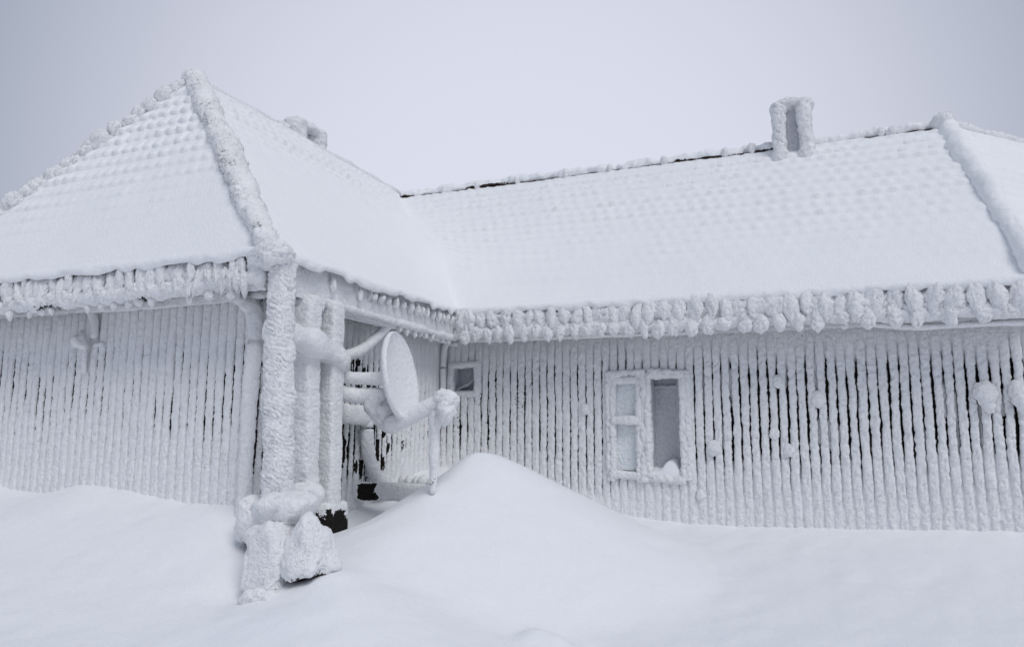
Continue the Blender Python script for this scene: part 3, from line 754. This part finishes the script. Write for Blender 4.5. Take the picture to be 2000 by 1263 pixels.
# courtyard eave of the wing
boxes('soffit', [((SX-.02, YE+.3, 2.53), (XE-.06, YR, 2.56))], m_wood, house)
fas3 = panel('fascia', (XE-.03, YE+.02, 0), (0, 1, 0), (1, 0, 0), YR-YE+.1, 2.515, 2.80, .008, .04, house, k=23, bow=.02)
panel('soffit_frost', (XE-.11, YE+.4, 0), (0, 1, 0), (1, 0, 0), YR-YE-.4, 2.45, 2.57, .006, .05, house, k=73)
tube('rime_band', [(XE-.035, YE+.5, 2.535), (XE-.035, YR+.02, 2.50)], .030, .034, m_rime, fas3, seg=18, amp=.014, cell=.04, k=9)
gut3 = tube('gutter', [(-3.90, 5.34, 2.515), (-3.90, 6.2, 2.485), (-3.90, YR+.0, 2.45)], .026, .026, m_rime, house, seg=16, amp=.008, cell=.03, k=24)
for y in (4.95, 5.02, 5.22, 5.33): put_lump(fas3, (XE-.02, y, 2.53), (.05, .055, .15))
for y, q in ((5.02, .9), (5.42, 1.2), (5.60, .8)): put_lump(fas3, (XE+.01, y+.1, 2.70), (.06, .07*q, .15*q))
y = 5.75
while y < 7.35:
    put_lump(fas3, (XE+.02, y, 2.685-.01*rng.rand()), (.07, rng.uniform(.06, .10), rng.uniform(.08, .12))); y += rng.uniform(.09, .15)
for y in np.arange(6.35, 7.4, .13): put_lump(gut3, (-3.86, y+rng.uniform(-.03, .03), 2.46), (.06, .06, rng.uniform(.07, .11)))
for i in range(5): put_lump(fas3, (XE+.02+i*.035, YR-.03-.01*i, 2.66-.03*(i % 3)), (.055, .07, .20+.03*(i % 2)))
# corner mass where the two eaves meet over the column
lump('ice_lump', (XE+.055, YE-.0, 2.765), (.155, .15, .085), m_rime, fas2, amp=.030, cell=.04, k=31, big=.02, bs=.10, nu=56, nv=40)

# ---- down pipes
tube('downpipe', curve([(-4.30, FY-.14, 2.53), (-4.20, FY-.12, 2.46), (-4.14, FY-.09, 2.30), (-4.145, FY-.09, 1.6), (-4.15, FY-.09, .78)], 14), .056, .056, m_rime, house, seg=24, amp=.012, cell=.05, k=2)
tube('downpipe', curve([(-3.90, YR+.2, 2.46), (SX+.09, WY-.11, 2.40), (SX+.09, WY-.11, 1.6), (SX+.09, WY-.11, .8)], 12), .034, .034, m_rime, house, seg=18, amp=.006, cell=.04, k=3)
tube('downpipe', curve([(-6.03, FY-.10, 2.52), (-6.0, FY-.07, 2.42), (-6.0, FY-.06, 2.27)], 12), .038, .038, m_rime, house, seg=18, amp=.008, cell=.04, k=5)

# column of rime under the eave corner
def shingle(V, s, th):
    ph = V[..., 2]*27+np.cos(th)[None]*2.0+2.4*vnoise(V, .16, 61); sw = ph-np.floor(ph)
    return .013*(1-sw)*(.7+.8*vnoise(V, .10, 64))+.006*vnoise(V, .09, 62)
colp = curve([(-3.70, 4.37, 2.70), (-3.69, 4.36, 2.3), (-3.675, 4.36, 1.8), (-3.65, 4.36, 1.3), (-3.62, 4.36, .78)], 14)
column = tube('corner_post', colp, .090, .090, m_rime, house, seg=48, step=.010, exp=3.2, amp=.013, cell=.03, k=6, up=(0, 1, 0), ribs=shingle, prof=lambda s: .92+.10*sst(.25, .35, s))

# ---- windows of the long wall
win = boxes('window', [((NICHE[0]-.02, WY+.20, NICHE[2]-.02), (NICHE[1]+.02, WY+.24, NICHE[3]+.02))], m_grey, house)
# deep reveal: four sides
boxes('reveal', [((NICHE[0]-.03, WY-.02, NICHE[2]), (NICHE[0], WY+.20, NICHE[3])), ((NICHE[1], WY-.02, NICHE[2]), (NICHE[1]+.03, WY+.20, NICHE[3])),
                 ((NICHE[0]-.03, WY-.02, NICHE[3]), (NICHE[1]+.03, WY+.20, NICHE[3]+.03)), ((NICHE[0]-.03, WY-.02, NICHE[2]-.03), (NICHE[1]+.03, WY+.20, NICHE[2]))], m_grey, win)
panel('pane', (NICHE[0], WY+.185, 0), (1, 0, 0), (0, -1, 0), .245, NICHE[2], NICHE[3]-.09, .010, .05, win, m_grey, k=5)
tube('window_bar', [(-1.375, WY+.17, 1.0), (-1.375, WY+.17, 2.0)], .022, .022, m_grey, win, seg=12, amp=.004, cell=.03, up=(0, 1, 0))
tube('window_bar', [(NICHE[0], WY+.17, 1.93), (NICHE[1], WY+.17, 1.93)], .02, .02, m_grey, win, seg=12, amp=.003, cell=.03)
def bar(name, a, b, rx, ry, parent, k=0, amp=.020, cell=.036, exp=2.8, mat=None, up=None):
    up = up or ((0, 1, 0) if abs(b[2]-a[2]) > .1 else (0, 0, 1))
    return tube(name, [a, b], rx, ry, mat or m_rime, parent, seg=28, step=.012, amp=amp, cell=cell, k=k, exp=exp, up=up)
for q, (xx, rx_) in enumerate(((-1.296, .030), (-1.245, .034))): bar('frame', (xx, WY-.022, .96), (xx, WY-.022, 2.08), rx_, .045, win, 60+q)
bar('frame', (-1.66, WY-.03, .98), (-1.66, WY-.03, 2.06), .030, .045, win, 63)
bar('frame', (-1.64, WY-.035, 2.06), (-1.30, WY-.035, 2.05), .055, .05, win, 64, amp=.02)
bar('sill', (-1.66, WY-.02, .965), (-1.30, WY-.02, .955), .05, .038, win, 65)
sash = boxes('window', [((SASH[0]+.03, WY+.03, SASH[2]+.02), (SASH[1]-.02, WY+.045, SASH[3]-.02))], m_grey, house)
for (za, zb, kk) in ((1.055, 1.515, 1), (1.61, 1.96, 2)):
    panel('pane', (-2.03, WY+.005, 0), (1, 0, 0), (0, -1, 0), .25, za-.02, zb+.02, .006, .035, sash, m_pane, k=kk*3)
for q, (xx, rx_) in enumerate(((-2.100, .026), (-2.052, .030), (-1.766, .030), (-1.712, .032))): bar('frame', (xx, WY-.025, .93), (xx, WY-.025, 2.09), rx_, .046, sash, 70+q)
bar('frame', (-2.10, WY-.03, 2.065), (-1.70, WY-.03, 2.07), .045, .035, sash, 75)
bar('frame', (-2.03, WY-.035, 1.995), (-1.79, WY-.035, 1.995), .035, .035, sash, 76, amp=.012)
bar('mullion', (-2.04, WY-.045, 1.565), (-1.79, WY-.045, 1.565), .055, .046, sash, 77, amp=.012)
bar('sill', (-2.08, WY-.03, .985), (-1.73, WY-.03, .98), .045, .038, sash, 78, amp=.016)

vent = boxes('window', [((VENT[0]-.02, WY+.16, VENT[2]-.02), (VENT[1]+.02, WY+.19, VENT[3]+.02))], m_grey, house)
boxes('reveal', [((VENT[0]-.02, WY-.01, VENT[2]), (VENT[0], WY+.16, VENT[3])), ((VENT[1], WY-.01, VENT[2]), (VENT[1]+.02, WY+.16, VENT[3])),
                 ((VENT[0]-.02, WY-.01, VENT[3]), (VENT[1]+.02, WY+.16, VENT[3]+.02)), ((VENT[0]-.02, WY-.01, VENT[2]-.02), (VENT[1]+.02, WY+.16, VENT[2]))], m_grey, vent)
for q, (a, b_) in enumerate((((-4.05, 1.88), (-4.05, 2.22)), ((-3.69, 1.88), (-3.69, 2.22)), ((-4.06, 2.215), (-3.68, 2.22)), ((-4.06, 1.865), (-3.68, 1.865)))):
    bar('frame', (a[0], WY-.012, a[1]), (b_[0], WY-.012, b_[1]), .040, .036, vent, 80+q, amp=.013, cell=.034)
U_, V_ = np.meshgrid(np.linspace(0, 1, 16), np.linspace(0, 1, 10))
dr = np.stack([VENT[0]+U_*.27, WY-.01+V_*.165, VENT[2]+.005+.14*U_**1.5*(1-.25*V_)+.01*vnoise(np.stack([U_*4, V_*4, U_], -1), 1, 2)], -1)
tag(mk('snow_drift', dr, gridF(10, 16), m_snow), 'small wedge of snow lying inside the little square window', 'snow')

# ---- rime knobs growing on the boards of the long wall
for (x, z, q) in ((.022, 1.775, .070), (-.398, 1.435, .050), (-1.136, .80, .044), (-.993, 1.282, .060), (-.343, 1.958, .05), (-.265, 1.27, .05), (-2.364, 1.678, .042)):
    lump('rime_knob', (x, WY-.045, z), (q*.92, q*.45, q*1.15), m_rime, long_wall, amp=.020, cell=.04, nu=30, nv=22, k=int(abs(x)*50)+1)
for (x, z) in ((1.438, 1.766), (1.69, 1.75)):
    lump('rime_knob', (x, WY-.07, z+.02), (.078, .045, .15), m_rime, long_wall, amp=.024, cell=.045, k=int(x*10), tilt=-.25, taper=.25, nu=44, nv=32, big=.02, bs=.09)

# ------------------------------------------------------------------ snow lump lying in the tall window
U_, V_ = np.meshgrid(np.linspace(0, 1, 30), np.linspace(0, 1, 22))
nz_ = np.stack([U_*3, V_*3, U_*0], -1)
hz = .025+.125*np.exp(-(((U_-.62-.12*V_)/.30)**2)**1.4)*(.75+.25*V_)+.05*V_*(1-U_)+.012*vnoise(nz_, .8, 3)
hz = hz*sst(0, .16, V_)**.5-.05*(1-sst(0, .10, V_))
g_ = mk('snow_lump', np.stack([NICHE[0]+.002+U_*(NICHE[1]-NICHE[0]-.004), WY-.06+V_*.235, NICHE[2]+hz], -1), gridF(22, 30), m_snow)
tag(g_, 'rounded lump of snow lying on the sill of the tall deep window', 'snow')

# ------------------------------------------------------------------ frosted wall lamp on the gable wall
lampo = empty('wall_lamp', (-6.06, FY-.09, 2.10), 'rime-covered lamp on the gable wall under the eave, far left', 'lamp')
lump('lamp_body', (-6.075, FY-.12, 2.215), (.062, .06, .078), m_rime, lampo, amp=.022, cell=.04, k=12, big=.03, bs=.08, nu=36, nv=26)
tube('lamp_arm', [(-6.02, FY-.03, 2.20), (-5.90, FY-.05, 2.195)], .022, .022, m_rime, lampo, seg=14, amp=.006, cell=.03)
tube('lamp_conduit', [(-6.085, FY-.07, 2.14), (-6.09, FY-.06, 1.95)], .020, .018, m_rime, lampo, seg=14, amp=.006, cell=.03)

# ------------------------------------------------------------------ timber frame beside the corner
fr = empty('timber_frame', (-3.85, 5.1, .62), 'two rime-coated timber posts under a snow-topped crossbeam, beside the satellite dish', 'timber frame')
tube('post', [(-3.86, 4.87, 2.52), (-3.86, 4.94, .92)], .085, .095, m_rime, fr, seg=36, exp=6, step=.012, amp=.012, cell=.032, k=2, up=(1, 0, 0), ribs=lambda V, s, th: .005*vnoise(V*np.array([1, 1, 1.6]), .06, 3))
def post_bare(V, Nn, s):
    z = V[..., 2]; side = sst(.25, .75, Nn[..., 1])
    return np.maximum(side*1.0*(1-sst(1.25, 1.55, z+.25*vnoise(V, .2, 3))), .40*(1-sst(.9, 1.9, z))*sst(.2, .6, vnoise(V, .08, 9)))
tube('post', [(-3.86, 5.19, 2.52), (-3.86, 5.25, .60)], .085, .105, m_rwood, fr, bare_or_shade_fn=post_bare, seg=36, exp=6, step=.012, amp=.008, cell=.03, k=3, up=(1, 0, 0))
def base_bare(V, Nn, s): return 1.0*sst(.80, .74, V[..., 2]+.05*vnoise(V, .05, 3))
V_, Nn_ = lump_v((-3.86, 5.27, .70), (.12, .15, .16), amp=.006, cell=.04, nu=36, nv=26, e1=7.0)
mk('post_foot', V_, gridF(26, 36, True), m_rwood, fr, base_bare(V_, Nn_, None))
tube('crossbeam', curve([(-3.71, 4.33, 2.18), (-3.74, 4.6, 2.17), (-3.77, 4.95, 2.12), (-3.79, 5.24, 2.07)], 12), .095, .088, m_rime, fr, seg=36, exp=2.8, amp=.010, cell=.06, k=4, ribs=lambda V, s, th: .035*vnoise(V, .22, 6)+.02*sst(.4, 1, np.sin(th))[None], prof=lambda s: 1.12-.2*s)
tube('rime_cuff', curve([(-3.80, 5.22, 2.06), (-3.80, 5.30, 2.03)], 8), .085, .10, m_rime, fr, seg=24, amp=.012, cell=.05, k=5)

# ------------------------------------------------------------------ satellite dish
dish = empty('satellite_dish', (-3.55, 5.5, 1.45), 'snow-crusted round satellite dish on short arms, facing right', 'satellite dish')
Dc = np.array([-3.36, 5.50, 1.905]); az, el = math.radians(11), math.radians(10)
dn = np.array([math.cos(el)*math.cos(az), math.cos(el)*math.sin(az), math.sin(el)])
du = np.array([-math.sin(az), math.cos(az), 0]); dv = np.cross(dn, du)
Rr = .375
rad = np.linspace(0, 1, 26)[1:]; th = np.linspace(0, 2*math.pi, 72, endpoint=False)
prof_f = [(r_*Rr, .085*r_*r_-.085+.0) for r_ in np.r_[.02, rad*.97]]
edge = [(Rr*1.0, .008), (Rr*1.025, .0), (Rr*1.035, -.018), (Rr*1.02, -.036), (Rr*.98, -.046)]
prof_b = [(r_*Rr, .085*r_*r_-.085-.046) for r_ in np.linspace(.94, .02, 14)]
pts = np.array(prof_f+edge+prof_b)
V_ = Dc+pts[:, 0][:, None, None]*(np.cos(th)[None, :, None]*du+np.sin(th)[None, :, None]*dv*1.04)+(pts[:, 1][:, None, None]+.05)*dn
V_ = V_+(.006*(cauli(V_, .05, 3)-.2)+.010*vnoise(V_, .25, 4))[..., None]*dn
mk('reflector', V_, gridF(len(pts), 72, True), m_rime, dish)
tube('mount_arm', curve([(-3.95, 5.36, 1.93), (-3.75, 5.42, 1.905), (-3.42, 5.50, 1.895)], 10), .050, .056, m_rime, dish, seg=24, amp=.007, cell=.04, k=7)
tube('mount_arm', curve([(-3.95, 5.36, 1.80), (-3.75, 5.44, 1.755), (-3.50, 5.52, 1.75)], 10), .062, .060, m_rime, dish, seg=24, amp=.012, cell=.06, k=8)
lump('bracket', (-3.58, 5.52, 1.68), (.10, .09, .12), m_rime, dish, amp=.035, cell=.07, k=9)
lump('bracket', (-3.50, 5.52, 1.60), (.08, .08, .10), m_rime, dish, amp=.03, cell=.06, k=10)
tube('bracket_strut', curve([(-3.62, 5.52, 1.62), (-3.50, 5.52, 1.50), (-3.38, 5.48, 1.46), (-3.28, 5.46, 1.50)], 10), .042, .042, m_rime, dish, seg=18, amp=.010, cell=.05)
tube('feed_arm', curve([(-3.40, 5.47, 1.50), (-3.28, 5.46, 1.525), (-3.12, 5.46, 1.60), (-2.97, 5.46, 1.67), (-2.88, 5.46, 1.69)], 10), .066, .064, m_rime, dish, seg=26, amp=.009, cell=.04, k=11)
horn = lump('feed_horn', (-2.855, 5.46, 1.715), (.092, .085, .068), m_rime, dish, amp=.022, cell=.045, nu=36, nv=26, k=12, tilt=.35, e1=2.6)
tube('horn_neck', curve([(-2.85, 5.45, 1.66), (-2.87, 5.45, 1.58), (-2.89, 5.45, 1.53)], 8), .052, .055, m_rime, horn, seg=24, amp=.014, cell=.04, k=13)
tube('icicle_sleeve', curve([(-2.955, 5.47, 1.66), (-2.96, 5.47, 1.4), (-2.965, 5.48, 1.15), (-2.975, 5.49, .96)], 12), .052, .052, m_rwood, dish, seg=24, amp=.009, cell=.035, k=14, up=(0, 1, 0), prof=lambda s: 1.0-.45*s,
     bare_or_shade_fn=lambda V, Nn, s: .40*sst(1.3, 1.0, V[..., 2]))

lump('horn_rime', (-2.83, 5.43, 1.63), (.06, .07, .085), m_rime, horn, amp=.03, cell=.045, k=19)

# ------------------------------------------------------------------ cables
tag(tube('hanging_cable', curve([(-3.93, 5.36, 2.10), (-3.95, 5.55, 2.12), (-3.95, 5.78, 2.185), (-3.95, 6.02, 2.32), (-3.93, 6.22, 2.47)], 12), .048, .050, m_rime, seg=20, amp=.006, cell=.04, k=15),
    'thick rime-coated cable sagging from the crossbeam up to the courtyard gutter', 'cable')
tag(tube('frosted_hose', curve([(-4.05, 6.20, 1.70), (-4.06, 6.13, 1.55), (-4.06, 6.14, 1.30), (-4.06, 6.23, 1.10), (-4.04, 6.40, .90), (-4.0, 6.6, .87)], 12), .060, .058, m_rime, seg=22, amp=.008, cell=.05, k=16),
    'rime-coated hose hanging down the courtyard wall behind the dish', 'hose')
tag(tube('frosted_ledge', [(-4.08, 5.75, 1.60), (-4.08, 6.35, 1.58)], .07, .085, m_rime, seg=24, exp=3.5, amp=.016, cell=.06, k=17),
    'rime-covered ledge fixed to the courtyard wall below the dish arms', 'ledge')

# ------------------------------------------------------------------ beam lying at the foot of the courtyard wall
def beam_bare(V, Nn, s):
    return np.maximum(1.0*sst(-.2, -.7, Nn[..., 1])*sst(-4.14, -4.06, V[..., 0])*sst(-3.86, -3.93, V[..., 0]+.04*vnoise(V, .08, 2)), .55*sst(.1, -.6, Nn[..., 2])*sst(.1, .5, vnoise(V, .1, 4)))
tag(tube('wooden_beam', [(-4.24, 6.12, .865), (-3.30, 6.08, .875)], .055, .082, m_rwood, bare_or_shade_fn=beam_bare, seg=30, exp=4.0, step=.015, amp=.010, cell=.04, k=18),
    'dark snow-topped wooden beam lying between the corner post and the drift', 'beam')
for i, (x, q) in enumerate(((-3.93, .05), (-3.84, .06), (-3.74, .055), (-3.65, .06), (-3.56, .05))):
    o = lump('rime_clod', (x, 6.62-.02*i, .93), (q, q, q*1.15), m_rime, amp=.018, cell=.05, nu=22, nv=16, k=40+i)
    tag(o, ('leftmost', 'second from left', 'middle', 'second from right', 'rightmost')[i]+' of the small rime clods behind the wooden beam at the wall foot', 'rime clod', 'rime clods behind the beam')

# ------------------------------------------------------------------ rime-covered stones under the column
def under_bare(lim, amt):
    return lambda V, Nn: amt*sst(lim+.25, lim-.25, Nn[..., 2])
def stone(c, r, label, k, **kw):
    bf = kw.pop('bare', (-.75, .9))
    o = lump('stone', c, r, m_rwood, None, bare_or_shade_fn=under_bare(*bf), nu=64, nv=46, k=k, big=.05, bs=.16, **kw)
    tag(o, label, 'stone', 'rime-covered stones under the corner column')
stone((-3.42, 4.10, .585), (.132, .14, .235), 'largest upright rime-covered stone, nearest, at the foot of the corner column', 51, e1=5.0, amp=.020, cell=.04, tilt=-.16, taper=-.06)
stone((-3.17, 4.14, .70), (.112, .13, .19), 'wedge-shaped rime-covered stone leaning right of the largest stone', 52, e1=4.0, amp=.018, cell=.04, tilt=-.22, taper=-.30, bare=(-.80, 1.0))
stone((-3.44, 4.20, .885), (.165, .14, .095), 'flat rime-covered stone that the corner column stands on', 53, e1=3.2, amp=.018, cell=.045, tilt=-.15)
stone((-3.80, 4.38, .80), (.120, .13, .165), 'rounded rime-covered stone left of the corner column', 54, e1=3.0, amp=.018, cell=.045, tilt=.25)
stone((-3.66, 4.66, .93), (.115, .11, .11), 'snow-capped stone behind the corner column, against the first timber post', 55, e1=3.6, amp=.012, cell=.06, tilt=.2)
stone((-3.40, 3.98, .36), (.13, .10, .075), 'low rime-crusted stone half buried in front of the largest stone', 56, e1=2.4, amp=.022, cell=.05)
